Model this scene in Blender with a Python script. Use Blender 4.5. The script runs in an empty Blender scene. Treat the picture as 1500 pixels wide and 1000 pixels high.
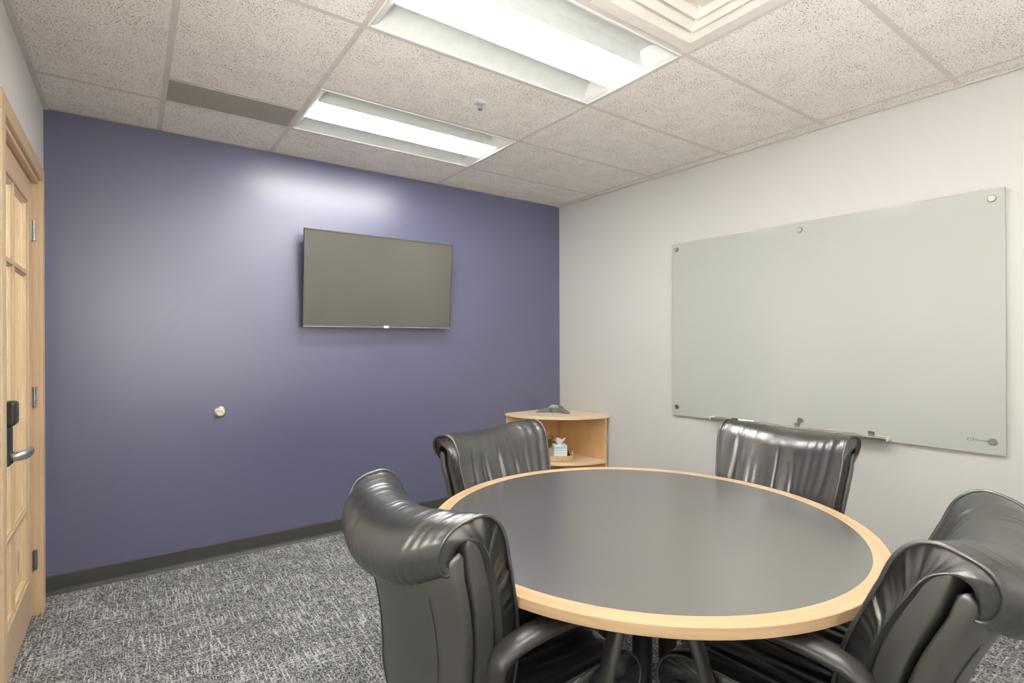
import bpy, math, random
from mathutils import Vector, Matrix, noise
random.seed(7)
S = bpy.context.scene
COL = S.collection
PI = math.pi

# ------------------------------------------------------------------ room constants (metres)
H = 2.591; XL = -1.123; XR = 2.494; ANG = 0.0289
YF = -4.75                      # front wall (behind the camera)
D0 = 0.484; T = 0.6096
CAM = (-0.7493, -3.7398, 1.3456)

# ------------------------------------------------------------------ mesh helpers
class MB:
    def __init__(s): s.v = []; s.f = []; s.m = []
    def add(s, vs, fs, mi=0):
        o = len(s.v); s.v += [tuple(v) for v in vs]
        s.f += [tuple(i + o for i in f) for f in fs]; s.m += [mi] * len(fs); return s
    def box(s, x0, x1, y0, y1, z0, z1, mi=0):
        x0, x1 = min(x0, x1), max(x0, x1); y0, y1 = min(y0, y1), max(y0, y1); z0, z1 = min(z0, z1), max(z0, z1)
        v = [(x0,y0,z0),(x1,y0,z0),(x1,y1,z0),(x0,y1,z0),(x0,y0,z1),(x1,y0,z1),(x1,y1,z1),(x0,y1,z1)]
        return s.add(v, [(0,3,2,1),(4,5,6,7),(0,1,5,4),(1,2,6,5),(2,3,7,6),(3,0,4,7)], mi)
    def prism(s, poly, z0, z1, mi=0):
        n = len(poly)
        v = [(x,y,z0) for x,y in poly] + [(x,y,z1) for x,y in poly]
        f = [tuple(range(n-1,-1,-1)), tuple(range(n,2*n))] + [(i,(i+1)%n,n+(i+1)%n,n+i) for i in range(n)]
        return s.add(v, f, mi)
    def lathe(s, prof, n=32, c=(0,0,0), axis='z', mi=0):
        v = []; f = []
        for r, h in prof:
            for k in range(n):
                a = 2*PI*k/n; p = (r*math.cos(a), r*math.sin(a), h)
                if axis == 'x': p = (p[2], p[0], p[1])
                elif axis == 'y': p = (p[1], p[2], p[0])
                v.append((p[0]+c[0], p[1]+c[1], p[2]+c[2]))
        m = len(prof)
        for i in range(m-1):
            for k in range(n):
                f.append((i*n+k, i*n+(k+1)%n, (i+1)*n+(k+1)%n, (i+1)*n+k))
        if prof[0][0] > 1e-6: f.append(tuple(range(n-1,-1,-1)))
        if prof[-1][0] > 1e-6: f.append(tuple((m-1)*n+k for k in range(n)))
        return s.add(v, f, mi)
    def tube(s, path, rx, ry=None, n=10, side=None, closed=False, mi=0, taper=None):
        ry = ry or rx
        P = [Vector(p) for p in path]; m = len(P); v = []; f = []
        prev = Vector(side) if side else None
        for i, p in enumerate(P):
            if closed: t = (P[(i+1)%m]-P[i-1]).normalized()
            else: t = (P[min(i+1,m-1)]-P[max(i-1,0)]).normalized()
            if prev is None:
                prev = Vector((0,0,1)) if abs(t.z) < .9 else Vector((1,0,0))
            sd = (prev - t*prev.dot(t)).normalized()
            if not side: prev = sd
            up = t.cross(sd)
            k_ = taper[i] if taper else 1
            for k in range(n):
                a = 2*PI*k/n
                v.append(p + sd*(rx*k_*math.cos(a)) + up*(ry*k_*math.sin(a)))
        for i in range(m if closed else m-1):
            j = (i+1) % m
            for k in range(n):
                f.append((i*n+k, i*n+(k+1)%n, j*n+(k+1)%n, j*n+k))
        if not closed:
            f.append(tuple(range(n-1,-1,-1))); f.append(tuple((m-1)*n+k for k in range(n)))
        return s.add(v, f, mi)
    def build(s, name, mats, parent=None, smooth=None, bevel=0, bseg=2, sub=0):
        me = bpy.data.meshes.new(name); me.from_pydata(s.v, [], s.f)
        if not isinstance(mats, (list, tuple)): mats = [mats]
        for m in mats: me.materials.append(m)
        for p, i in zip(me.polygons, s.m): p.material_index = i
        me.update()
        import bmesh
        b = bmesh.new(); b.from_mesh(me); bmesh.ops.recalc_face_normals(b, faces=b.faces); b.to_mesh(me); b.free()
        o = bpy.data.objects.new(name, me); COL.objects.link(o)
        if parent: o.parent = parent
        if smooth is not None:
            for p in me.polygons: p.use_smooth = True
            if smooth < 179: me.set_sharp_from_angle(angle=math.radians(smooth))
        if bevel:
            md = o.modifiers.new('bevel', 'BEVEL'); md.width = bevel; md.segments = bseg
            md.limit_method = 'ANGLE'; md.angle_limit = math.radians(40)
        if sub:
            md = o.modifiers.new('sub', 'SUBSURF'); md.levels = sub; md.render_levels = sub
        return o

def tag(o, label=None, cat=None, group=None, kind=None):
    if label: o['label'] = label
    if cat: o['category'] = cat
    if group: o['group'] = group
    if kind: o['kind'] = kind
    return o
def thing(name, label, cat, loc=(0,0,0), rotz=0, group=None, kind=None):
    o = bpy.data.objects.new(name, None); COL.objects.link(o)
    o.location = loc; o.rotation_euler = (0,0,rotz); o.empty_display_size = .05
    return tag(o, label, cat, group, kind)
def part(mb, name, mat, parent, label=None, **k):
    o = mb.build(name, mat, parent, **k)
    if label: o['label'] = label
    return o
def copy_tree(o, parent=None):
    c = o.copy(); COL.objects.link(c); c.parent = parent
    for ch in list(o.children): copy_tree(ch, c)
    return c
def catmull(pts, n):
    P = [Vector(p) for p in pts]; out = []
    for i in range(len(P)-1):
        p0 = P[max(i-1,0)]; p1 = P[i]; p2 = P[i+1]; p3 = P[min(i+2,len(P)-1)]
        for k in range(n):
            t = k/n
            out.append(.5*((2*p1)+(p2-p0)*t+(2*p0-5*p1+4*p2-p3)*t*t+(3*p1-p0-3*p2+p3)*t**3))
    out.append(P[-1]); return out
def resample(P, n):
    L = [0]
    for i in range(1, len(P)): L.append(L[-1]+(P[i]-P[i-1]).length)
    out = []; j = 0
    for k in range(n):
        d = L[-1]*k/(n-1)
        while j < len(L)-2 and L[j+1] < d: j += 1
        t = (d-L[j])/max(L[j+1]-L[j], 1e-9); out.append(P[j].lerp(P[j+1], min(max(t,0),1)))
    return out
def sstep(a, b, x):
    t = min(max((x-a)/(b-a),0),1); return t*t*(3-2*t)

# ------------------------------------------------------------------ materials
class NT:
    def __init__(s, name):
        s.m = bpy.data.materials.new(name); s.m.use_nodes = True
        s.t = s.m.node_tree; s.n = s.t.nodes; s.b = s.n['Principled BSDF']
    def new(s, typ, **kw):
        n = s.n.new(typ)
        for k, v in kw.items(): setattr(n, k, v)
        return n
    def link(s, a, b): s.t.links.new(a, b)
    def coord(s, scale=(1,1,1), rot=(0,0,0), src='Object'):
        c = s.new('ShaderNodeTexCoord'); mp = s.new('ShaderNodeMapping')
        mp.inputs['Scale'].default_value = scale; mp.inputs['Rotation'].default_value = rot
        s.link(c.outputs[src], mp.inputs['Vector']); return mp.outputs['Vector']
    def noise(s, vec, scale, detail=2, rough=.5, dist=0):
        n = s.new('ShaderNodeTexNoise'); s.link(vec, n.inputs['Vector'])
        n.inputs['Scale'].default_value = scale; n.inputs['Detail'].default_value = detail
        n.inputs['Roughness'].default_value = rough; n.inputs['Distortion'].default_value = dist
        return n.outputs['Fac']
    def ramp(s, fac, stops, interp='LINEAR'):
        r = s.new('ShaderNodeValToRGB'); s.link(fac, r.inputs['Fac']); r.color_ramp.interpolation = interp
        e = r.color_ramp.elements
        while len(e) < len(stops): e.new(.5)
        for el, (p, c) in zip(e, stops):
            el.position = p; el.color = (c,c,c,1) if isinstance(c,(int,float)) else (*c,1)
        return r.outputs['Color']
    def mix(s, fac, a, b, mode='MIX'):
        n = s.new('ShaderNodeMix', data_type='RGBA', blend_type=mode)
        for sock, val in ((n.inputs[0],fac),(n.inputs[6],a),(n.inputs[7],b)):
            if hasattr(val, 'is_output'): s.link(val, sock)
            elif sock.type == 'VALUE': sock.default_value = val
            else: sock.default_value = (val,val,val,1) if isinstance(val,(int,float)) else (*val,1)
        return n.outputs[2]
    def math(s, op, a, b=0):
        n = s.new('ShaderNodeMath', operation=op)
        for sock, val in ((n.inputs[0],a),(n.inputs[1],b)):
            if hasattr(val, 'is_output'): s.link(val, sock)
            else: sock.default_value = val
        return n.outputs[0]
    def bump(s, h, strength=.3, dist=.002):
        n = s.new('ShaderNodeBump'); s.link(h, n.inputs['Height'])
        n.inputs['Strength'].default_value = strength; n.inputs['Distance'].default_value = dist
        s.link(n.outputs['Normal'], s.b.inputs['Normal'])
    def set(s, col=None, rough=None, metal=None, spec=None, **kw):
        b = s.b
        if col is not None:
            if hasattr(col,'is_output'): s.link(col, b.inputs['Base Color'])
            else: b.inputs['Base Color'].default_value = (*col,1)
        if rough is not None:
            if hasattr(rough,'is_output'): s.link(rough, b.inputs['Roughness'])
            else: b.inputs['Roughness'].default_value = rough
        if metal is not None: b.inputs['Metallic'].default_value = metal
        if spec is not None: b.inputs['Specular IOR Level'].default_value = spec
        for k, v in kw.items(): b.inputs[k].default_value = v
        return s
def plain(name, col, rough=.5, metal=0, spec=.5, var=.04, scale=20):
    k = NT(name); v = k.noise(k.coord(), scale, 3)
    a = tuple(c*(1-var) for c in col); b = tuple(min(c*(1+var),1) for c in col)
    return k.set(k.ramp(v, [(.3,a),(.7,b)]), rough, metal, spec).m
def emit(name, col, st):
    k = NT(name); k.set((.8,.8,.8), .5)
    k.b.inputs['Emission Color'].default_value = (*col,1); k.b.inputs['Emission Strength'].default_value = st
    return k.m
def wall_paint(name, col, rough, spec=.5, bump=.05):
    k = NT(name); k.b.inputs['IOR'].default_value = 1.62 if rough < .5 else 1.5; v = k.coord()
    c = k.ramp(k.noise(v, 1.3, 3), [(.3,tuple(x*.98 for x in col)),(.7,tuple(min(x*1.02,1) for x in col))])
    k.set(c, rough, 0, spec); k.bump(k.noise(v, 260, 3), bump, .001); return k.m
def wood(name, axis, light, dark, rough=.38, sc=1.0):
    k = NT(name); s = [22*sc]*3; s['xyz'.index(axis)] = 1.6*sc
    v = k.coord(tuple(s))
    n1 = k.noise(v, 1.0, 5, .6, .6); n2 = k.noise(v, 4.5, 3, .6)
    c = k.ramp(n1, [(.28,dark),(.5,tuple((a+b)/2 for a,b in zip(light,dark))),(.72,light)])
    c = k.mix(.25, c, k.ramp(n2, [(.3,dark),(.7,light)]))
    flk = k.ramp(k.noise(k.coord((5,5,5)), 1, 2), [(.62,0),(.75,.18)])
    c = k.mix(flk, c, tuple(x*.82 for x in dark))
    k.set(c, rough, 0, .45); k.bump(n2, .06, .001); return k.m

M = {}
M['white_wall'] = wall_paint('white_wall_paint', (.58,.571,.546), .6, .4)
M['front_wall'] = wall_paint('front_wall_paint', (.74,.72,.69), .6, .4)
M['blue'] = wall_paint('blue_wall_paint', (.112,.117,.215), .34, 1.0, .04)
M['tee'] = plain('ceiling_grid_enamel', (.64,.59,.54), .5)
M['maple_z'] = wood('maple_upright', 'z', (.70,.54,.36), (.62,.44,.26))
M['maple_y'] = wood('maple_level', 'y', (.69,.52,.335), (.60,.42,.235))
M['maple_x'] = wood('maple_shelf', 'x', (.86,.69,.49), (.79,.59,.39))
M['maple_in_shade'] = wood('maple_shaded_carcass', 'z', (.76,.52,.27), (.68,.43,.20))  # deeper orange holds the shade and bounced light inside the shelf unit
M['baseboard'] = plain('black_rubber_base', (.062,.060,.055), .5)
M['black_plastic'] = plain('black_moulded_plastic', (.030,.028,.026), .36, 0, .6)
M['black_satin'] = plain('black_satin_metal', (.018,.018,.018), .35, 0, .5)
M['dark_grey'] = plain('dark_grey_plastic', (.085,.087,.085), .45)
M['chrome'] = plain('brushed_steel', (.62,.61,.58), .28, 1)
M['nickel'] = plain('satin_nickel', (.42,.40,.37), .34, 1)
M['white_metal'] = plain('white_reflector_enamel', (.64,.66,.64), .4)
M['offwhite'] = plain('offwhite_diffuser_enamel', (.72,.67,.61), .45)
M['white_plastic'] = plain('white_plastic', (.82,.81,.78), .4)
M['rubber'] = plain('beige_rubber', (.72,.68,.58), .5)
M['lens'] = emit('fluorescent_lens', (1,.985,.95), 21)
M['glow'] = emit('fill_window_pane', (1,.985,.96), 3.5)  # glow of the window added behind the camera as fill
M['glow2'] = emit('bright_daylight_pane', (1,.985,.96), 11)
M['slat'] = plain('white_blind_slats', (.84,.83,.80), .5)

def ceiling_tile():
    k = NT('mineral_fibre_tile'); v = k.coord()
    wv = k.noise(k.coord((1,1,1)), 205, 1, .4, 1.0)
    mask = k.ramp(k.noise(v, 9, 2), [(.35,.0),(.65,.05)])
    holes = k.ramp(k.math('ADD', wv, mask), [(.63,0),(.68,1)])
    h2 = k.ramp(k.noise(v, 380, 1), [(.69,0),(.75,.5)])
    h = k.mix(1, holes, h2, 'LIGHTEN')
    base = k.ramp(k.noise(v, 2.5, 2), [(.3,(.86,.81,.755)),(.7,(.89,.84,.785))])
    k.set(k.mix(h, base, (.20,.17,.15)), .85, 0, .2)
    k.bump(k.math('SUBTRACT', 1, h), .35, .002); return k.m
M['tile'] = ceiling_tile()

def carpet():
    k = NT('woven_loop_carpet'); v = k.coord()
    sp = k.new('ShaderNodeSeparateXYZ'); k.link(v, sp.inputs[0]); X, Y = sp.outputs['X'], sp.outputs['Y']
    def wn(a, c):
        cb = k.new('ShaderNodeCombineXYZ'); k.link(a, cb.inputs[0])
        if c is not None: k.link(c, cb.inputs[1])
        n = k.new('ShaderNodeTexWhiteNoise', noise_dimensions='2D'); k.link(cb.outputs[0], n.inputs['Vector']); return n.outputs['Value']
    def dashes(A, B, fa, fb):
        row = k.math('FLOOR', k.math('MULTIPLY', A, fa)); off = wn(row, None)
        seg = k.math('FLOOR', k.math('ADD', k.math('MULTIPLY', B, fb), k.math('MULTIPLY', off, 9))); return wn(row, seg)
    d1 = dashes(X, Y, 210, 15); d2 = dashes(Y, X, 190, 8); d3 = dashes(X, Y, 210, 170)
    patch = k.noise(k.coord((5,6,1)), 1, 2); blot = k.noise(v, 2.4, 3)
    s1 = k.ramp(k.math('ADD', d1, k.math('MULTIPLY', k.math('SUBTRACT', patch, .5), .9)), [(.80,0),(.90,1)])
    s2 = k.ramp(k.math('ADD', d2, k.math('MULTIPLY', k.math('SUBTRACT', blot, .5), .7)), [(.93,0),(.98,1)])
    streak = k.mix(1, s1, s2, 'LIGHTEN')
    fine = k.noise(k.coord((520,260,1)), 1, 2, .6)
    mixf = k.math('ADD', k.math('MULTIPLY', d3, .55), k.math('MULTIPLY', fine, .45))
    base = k.ramp(mixf, [(.22,(.042,.042,.043)),(.52,(.195,.195,.192)),(.82,(.52,.52,.51))])
    lightc = k.ramp(mixf, [(.2,(.28,.28,.275)),(.7,(.72,.72,.70))])
    c = k.mix(k.math('MULTIPLY', streak, .7), base, lightc)
    k.set(c, .95, 0, .1); k.bump(fine, .6, .004); return k.m
M['carpet'] = carpet()

def leather(name, col, rough=.30):
    k = NT(name); v = k.coord()
    n = k.noise(v, 45, 3, .5); n2 = k.noise(v, 8, 3)
    k.set(k.ramp(n2, [(.3,tuple(c*.8 for c in col)),(.7,tuple(c*1.15 for c in col))]),
          rough, 0, .5)
    k.b.inputs['IOR'].default_value = 2.3
    k.bump(n, .10, .0015); return k.m
M['leather'] = leather('black_leather', (.019,.018,.017), .31)
M['leather2'] = leather('black_leather_smooth', (.036,.034,.029), .42)
M['piping'] = leather('black_leather_piping', (.015,.015,.015), .36)

def laminate():
    k = NT('charcoal_laminate'); v = k.coord()
    n = k.noise(v, 320, 2)
    k.set(k.ramp(n, [(.3,(.046,.041,.036)),(.7,(.056,.050,.044))]), .27, 0, .5, IOR=4.8)
    k.bump(n, .03, .0005); return k.m
M['laminate'] = laminate()
def screen():
    k = NT('dark_screen'); n = k.noise(k.coord(), 3, 2)
    k.set(k.ramp(n, [(.3,(.098,.094,.080)),(.7,(.104,.100,.085))]), .10, 0, .5, IOR=1.9); return k.m
M['screen'] = screen()
def board_glass():
    k = NT('backpainted_glass'); n = k.noise(k.coord(), 1.5, 2)
    k.set(k.ramp(n, [(.3,(.45,.466,.432)),(.7,(.462,.478,.444))]), .07, 0, .5); return k.m
M['board'] = board_glass()
M['board_edge'] = plain('polished_glass_edge', (.70,.74,.68), .15)
def clear_glass():
    k = NT('clear_glass'); k.set((.95,.97,.95), .02, 0, .6, **{'Transmission Weight': 1.0, 'IOR': 1.45}); return k.m
M['glass'] = clear_glass()
def perforated():
    k = NT('perforated_steel')
    c = k.coord((1,1,1), (0,0,PI/4)); vor = k.new('ShaderNodeTexVoronoi'); k.link(c, vor.inputs['Vector'])
    vor.inputs['Scale'].default_value = 150; vor.inputs['Randomness'].default_value = 0
    hole = k.ramp(vor.outputs['Distance'], [(.30,1),(.42,0)])
    k.set(k.mix(hole, (.46,.435,.36), (.06,.055,.045)), .5, 0, .4); return k.m
M['perf'] = perforated()
def stripes():
    k = NT('striped_carton'); c = k.new('ShaderNodeTexCoord'); sp = k.new('ShaderNodeSeparateXYZ')
    k.link(c.outputs['Object'], sp.inputs[0])
    f = k.math('DIVIDE', sp.outputs['Z'], .125)
    A=(.78,.86,.88); B=(.42,.68,.76); P=(.86,.72,.74); Wt=(.88,.88,.86); G=(.45,.62,.66)
    k.set(k.ramp(f, [(0,A),(.08,G),(.16,A),(.28,Wt),(.42,P),(.55,Wt),(.62,B),(.70,Wt),(.76,B),(.86,G),(.94,A)], 'CONSTANT'), .5); return k.m
M['carton'] = stripes()
def wicker():
    k = NT('woven_wicker'); n = k.noise(k.coord((1,1,1)), 130, 2)
    k.set(k.ramp(n, [(.3,(.50,.30,.13)),(.7,(.86,.66,.40))]), .6); k.bump(n, .5, .003); return k.m
M['wicker'] = wicker()
def leafm():
    k = NT('variegated_leaf'); n = k.noise(k.coord(), 60, 2)
    k.set(k.ramp(n, [(.35,(.05,.09,.02)),(.5,(.20,.27,.06)),(.66,(.62,.62,.25))]), .5); return k.m
M['leaf'] = leafm()
M['paper'] = plain('tissue_paper', (.86,.85,.83), .9)
M['pink'] = plain('pink_plastic', (.62,.25,.22), .5)
M['red'] = plain('red_plastic', (.65,.05,.05), .5)
M['lcd'] = plain('grey_display', (.52,.56,.52), .25)
M['key'] = plain('pale_keys', (.42,.46,.48), .5)
M['phone'] = plain('grey_phone_shell', (.16,.165,.16), .42)
M['ink'] = plain('dark_print', (.06,.06,.055), .6)
M['void'] = plain('plenum_dark', (.05,.05,.05), .9)

# ------------------------------------------------------------------ room shell
def struct(o, label, cat): return tag(o, label, cat, kind='structure')
XRF = XR + math.tan(ANG)*(-YF)                      # right wall x at the front wall
def wallx(y): return XR - math.tan(ANG)*y

b = MB(); b.prism([(-2.5,YF-.1),(XRF+.1,YF-.1),(XR+.1,.1),(-2.5,.1)], -.08, 0)
struct(b.build('floor', M['carpet']), 'grey carpet with pale woven dashes covering the floor', 'floor')
b = MB(); b.box(XL-.14, XR+.2, 0, .12, 0, H+.15)
struct(b.build('wall_back', M['blue']), 'slate blue painted wall behind the wall-mounted screen', 'wall')
b = MB(); b.prism([(XR,0),(XRF,YF),(XRF+.12,YF),(XR+.12,0)], 0, H+.15)
struct(b.build('wall_right', M['white_wall']), 'white wall carrying the glass marker board', 'wall')
# left wall with the door opening
DY0, DY1, DZ = -1.19, -.215, 2.155
VY0, VY1, VZ0, VZ1 = -4.35, -2.75, .90, 2.10
b = MB(); b.box(XL-.12, XL, DY1, 0, 0, H+.15); b.box(XL-.12, XL, VY1, DY0, 0, H+.15); b.box(XL-.12, XL, YF, VY0, 0, H+.15); b.box(XL-.12, XL, DY0, DY1, DZ, H+.15)
b.box(XL-.12, XL, VY0, VY1, 0, VZ0); b.box(XL-.12, XL, VY0, VY1, VZ1, H+.15)
struct(b.build('wall_left', M['front_wall']), 'white wall above and beside the wooden glazed door', 'wall')
# front wall, behind the camera, with the opening of the added fill window
WX0, WX1, WZ0, WZ1 = -.75, 1.05, .85, 2.15
b = MB(); b.box(XL-.12, WX0, YF-.12, YF, 0, H+.15); b.box(WX1, XRF+.12, YF-.12, YF, 0, H+.15)
b.box(WX0, WX1, YF-.12, YF, 0, WZ0); b.box(WX0, WX1, YF-.12, YF, WZ1, H+.15)
struct(b.build('wall_front', M['front_wall']), 'white wall with the added window, opposite the blue wall', 'wall')
win1 = win = thing('fill_window_1', 'unseen window with a glowing blind, added opposite the blue wall for fill light', 'window', (0,0,0), kind='structure')  # unseen window, added to fill the room with light
b = MB(); f_ = .05
b.box(WX0, WX0+f_, YF-.1, YF+.01, WZ0, WZ1); b.box(WX1-f_, WX1, YF-.1, YF+.01, WZ0, WZ1)
b.box(WX0+f_, WX1-f_, YF-.1, YF+.01, WZ0, WZ0+f_); b.box(WX0+f_, WX1-f_, YF-.1, YF+.01, WZ1-f_, WZ1)
part(b, 'window_frame', M['white_plastic'], win, bevel=.004)
b = MB(); b.box(WX0+f_, WX1-f_, YF-.075, YF-.07, WZ0+f_, WZ1-f_)
part(b, 'glowing_pane', M['glow'], win)

win = thing('window_2', 'window with a daylit slatted blind in the wall opposite the glass board', 'window', (0,0,0), kind='structure')
b = MB()
b.box(XL-.1, XL+.01, VY0, VY0+f_, VZ0, VZ1); b.box(XL-.1, XL+.01, VY1-f_, VY1, VZ0, VZ1)
b.box(XL-.1, XL+.01, VY0+f_, VY1-f_, VZ0, VZ0+f_); b.box(XL-.1, XL+.01, VY0+f_, VY1-f_, VZ1-f_, VZ1)
part(b, 'window_frame', M['white_plastic'], win, bevel=.004)
b = MB(); b.box(XL-.085, XL-.08, VY0+f_, VY1-f_, VZ0+f_, VZ1-f_); part(b, 'glowing_pane', M['glow2'], win)
def slat_mesh(n, z0, place):  # slat tilt shaped to throw the pane glow up at the ceiling
    b = MB()
    for k in range(n):
        z = z0+.034*k
        for q in (0,):
            a0 = (0, z); a1 = (.032, z+.027); th = .0015
            pts = [place(t, u, zz) for t in (0,1) for (u,zz) in (a0, a1, (a1[0], a1[1]+th), (a0[0], a0[1]+th))]
            b.add(pts, [(0,1,2,3),(7,6,5,4),(0,4,5,1),(1,5,6,2),(2,6,7,3),(3,7,4,0)])
    return b
part(slat_mesh(31, VZ0+f_+.005, lambda t,u,z: (XL-.065+u, VY0+f_+.004 if t==0 else VY1-f_-.004, z)), 'slats', M['slat'], win)
part(slat_mesh(34, WZ0+f_+.005, lambda t,u,z: (WX0+f_+.004 if t==0 else WX1-f_-.004, YF-.058+u, z)), 'slats', M['slat'], win1)

# ceiling: tiles cell by cell (mesh), holes where fixtures sit
xs = [XL, -T, 0, 2*T, 4*T]
LIGHTS = [(-D0-T, -D0), (-D0-3*T, -D0-2*T), (-D0-5*T, -D0-4*T)]
b = MB(); zt = H+.004
def tile(x0, x1, y0, y1): b.box(x0+.001, x1-.001, y0+.001, y1-.001, zt, zt+.016)
yl = [0, -D0, -D0-2*T, -D0-4*T, -D0-6*T, YF]
for y1, y0 in zip(yl, yl[1:]): tile(xs[0], xs[1], y0, y1)
for y1, y0 in zip(yl, yl[1:]):
    if y1 == -D0: tile(xs[1], xs[2], y0, -D0-.292)
    else: tile(xs[1], xs[2], y0, y1)
yk = [0] + [-D0-T*k for k in range(7)] + [YF]
for y1, y0 in zip(yk, yk[1:]):
    if any(abs(y1-l[1]) < 1e-6 for l in LIGHTS): continue
    if abs(y1-(-D0-3*T)) < 1e-6:
        tile(xs[2], xs[2]+T, y0, y1); continue        # return tile beside the diffuser
    tile(xs[2], xs[3], y0, y1)
for y1, y0 in zip(yk, yk[1:]): tile(xs[3], xs[4], y0, y1)
# swap: the diffuser takes the right half next to the second light
for y1, y0 in zip(yk, yk[1:]):
    b.prism([(xs[4]+.001,y0+.001),(wallx(y0)-.008,y0+.001),(wallx(y1)-.008,y1-.001),(xs[4]+.001,y1-.001)], zt, zt+.016)
struct(b.build('ceiling', M['tile']), 'off-white fissured mineral tiles of the suspended ceiling', 'ceiling')
b = MB(); b.box(XL, XRF, YF, 0, H+.145, H+.15)
struct(b.build('trim_1', M['void']), 'dark plenum slab above the suspended ceiling', 'ceiling')
# grid tees
b = MB(); w = .012; zb = H+.003; ztp = H+.006
for x in xs[1:]: b.box(x-w, x+w, YF, 0, zb, ztp)
for y in yl[1:-1]: b.box(xs[0], xs[1]-w, y-w, y+w, zb, ztp); b.box(xs[1]+w, xs[2]-w, y-w, y+w, zb, ztp)
b.box(xs[1]+w, xs[2]-w, -D0-.292-.008, -D0-.292+.008, zb, ztp)
for y in yk[1:-1]: b.box(xs[2]+w, xs[3]-w, y-w, y+w, zb, ztp); b.box(xs[3]+w, xs[4]-w, y-w, y+w, zb, ztp); b.box(xs[4]+w, wallx(y)-.0302, y-w, y+w, zb, ztp)
b.box(xs[2]+T-w, xs[2]+T+w, -D0-4*T+w, -D0-3*T-w, zb, ztp)
struct(b.build('trim_2', M['tee']), 'flat off-white metal tees between the ceiling tiles', 'ceiling grid')
b = MB()
b.box(XL, XL+.022, YF, 0, H-.003, H+.002); b.box(XL, XR, -.022, 0, H+.003, H+.0038)
b.prism([(wallx(YF)-.030,YF),(wallx(YF)-.006,YF),(XR-.006,0),(XR-.030,0)], H-.001, H+.012)
struct(b.build('trim_3', M['tee']), 'thin wall angle edging the ceiling along the walls', 'ceiling trim')
# baseboards
def cove(name, pts, label):
    (x0,y0),(x1,y1) = pts; d = Vector((x1-x0,y1-y0)); L = d.length; d.normalize()
    n = Vector((-d.y, d.x))
    prof = [(0,0),(.022,0),(.017,.003),(.010,.012),(.0065,.022),(.006,.095),(.004,.100),(0,.101)]
    b = MB(); v = []; m = len(prof)
    for t in (0, L):
        for o, z in prof: v.append((x0+d.x*t+n.x*o, y0+d.y*t+n.y*o, z))
    f = [(i, (i+1)%m, m+(i+1)%m, m+i) for i in range(m)] + [tuple(range(m)), tuple(range(m,2*m))]
    b.add(v, f); return struct(b.build(name, M['baseboard']), label, 'baseboard')
cove('baseboard_back', ((XR-.005,0),(XL+.001,0)), 'black rubber baseboard along the blue wall')
cove('baseboard_right', ((XRF,YF),(XR,0)), 'black rubber baseboard along the white board wall')
cove('baseboard_left', ((XL,-1.27),(XL,YF)), 'black rubber baseboard on the wall beside the door')

# corridor seen through the door
b = MB(); b.box(-2.5, -2.4, YF, .1, 0, H+.15); b.box(-2.4, XL-.12, .0, .1, 0, H+.15); b.box(-2.4, XL-.12, YF-.1, YF, 0, H+.15)
struct(b.build('wall_corridor', M['front_wall']), 'pale corridor wall beyond the glazed door', 'wall')
b = MB(); b.box(-2.5, XL-.12, YF, .1, H, H+.1)
struct(b.build('ceiling_corridor', M['front_wall']), 'pale corridor ceiling beyond the glazed door', 'ceiling')

# ------------------------------------------------------------------ door (left wall)
door = thing('door_1', 'maple framed glazed door in the left wall with black keypad lever lock', 'door', (XL,-.7,0), kind='structure')
OX, OY = XL, -.7
def dbox(b, x0, x1, y0, y1, z0, z1): b.box(x0-OX, x1-OX, y0-OY, y1-OY, z0, z1)
cf = XL+.019
b = MB(); dbox(b, XL+.001, cf, DY1-.006, DY1+.062, 0, DZ+.0); part(b, 'casing', M['maple_z'], door, bevel=.003)
b = MB(); dbox(b, XL+.001, cf, DY0-.062, DY0+.006, 0, DZ+.0); part(b, 'casing', M['maple_z'], door, bevel=.003)
b = MB(); dbox(b, XL+.001, cf, DY0-.062, DY1+.062, DZ+.0005, DZ+.068); part(b, 'casing', M['maple_y'], door, bevel=.003)
b = MB(); dbox(b, XL-.13, XL+.004, DY1-.02, DY1-.0005, 0, DZ-.02); dbox(b, XL-.13, XL+.004, DY0+.0005, DY0+.02, 0, DZ-.02)
dbox(b, XL-.13, XL+.004, DY0+.0005, DY1-.0005, DZ-.02, DZ-.0005); part(b, 'jamb', M['maple_z'], door)
lx1 = XL-.020; lx0 = lx1-.042; ly0 = DY0+.023; ly1 = DY1-.023; lz0 = .012; lz1 = DZ-.024
sw = .10; rt = .11; rb = .21
b = MB(); dbox(b, lx0, lx1, ly0, ly0+sw, lz0, lz1); part(b, 'stile', M['maple_z'], door, bevel=.003)
b = MB(); dbox(b, lx0, lx1, ly1-sw, ly1, lz0, lz1); part(b, 'stile', M['maple_z'], door, bevel=.003)
b = MB(); dbox(b, lx0, lx1, ly0+sw, ly1-sw, lz1-rt, lz1); part(b, 'rail', M['maple_y'], door, bevel=.003)
b = MB(); dbox(b, lx0, lx1, ly0+sw, ly1-sw, lz0, lz0+rb-lz0); part(b, 'rail', M['maple_y'], door, bevel=.003)
gy0, gy1, gz0, gz1 = ly0+sw, ly1-sw, rb, lz1-rt
mz = [gz0+.34, gz1-.34]; my = (gy0+gy1)/2
def bead(y0, y1, z0, z1):                            # moulded bar, stepped profile
    b = MB(); dbox(b, lx0+.006, lx1-.004, y0, y1, z0, z1)
    e = .008
    if z1-z0 > y1-y0: dbox(b, lx0+.012, lx1-.012, y0-e, y1+e, z0, z1)
    else: dbox(b, lx0+.012, lx1-.012, y0, y1, z0-e, z1+e)
    return b
part(bead(my-.009, my+.009, gz0, gz1), 'muntin', M['maple_z'], door, bevel=.002)
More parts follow.
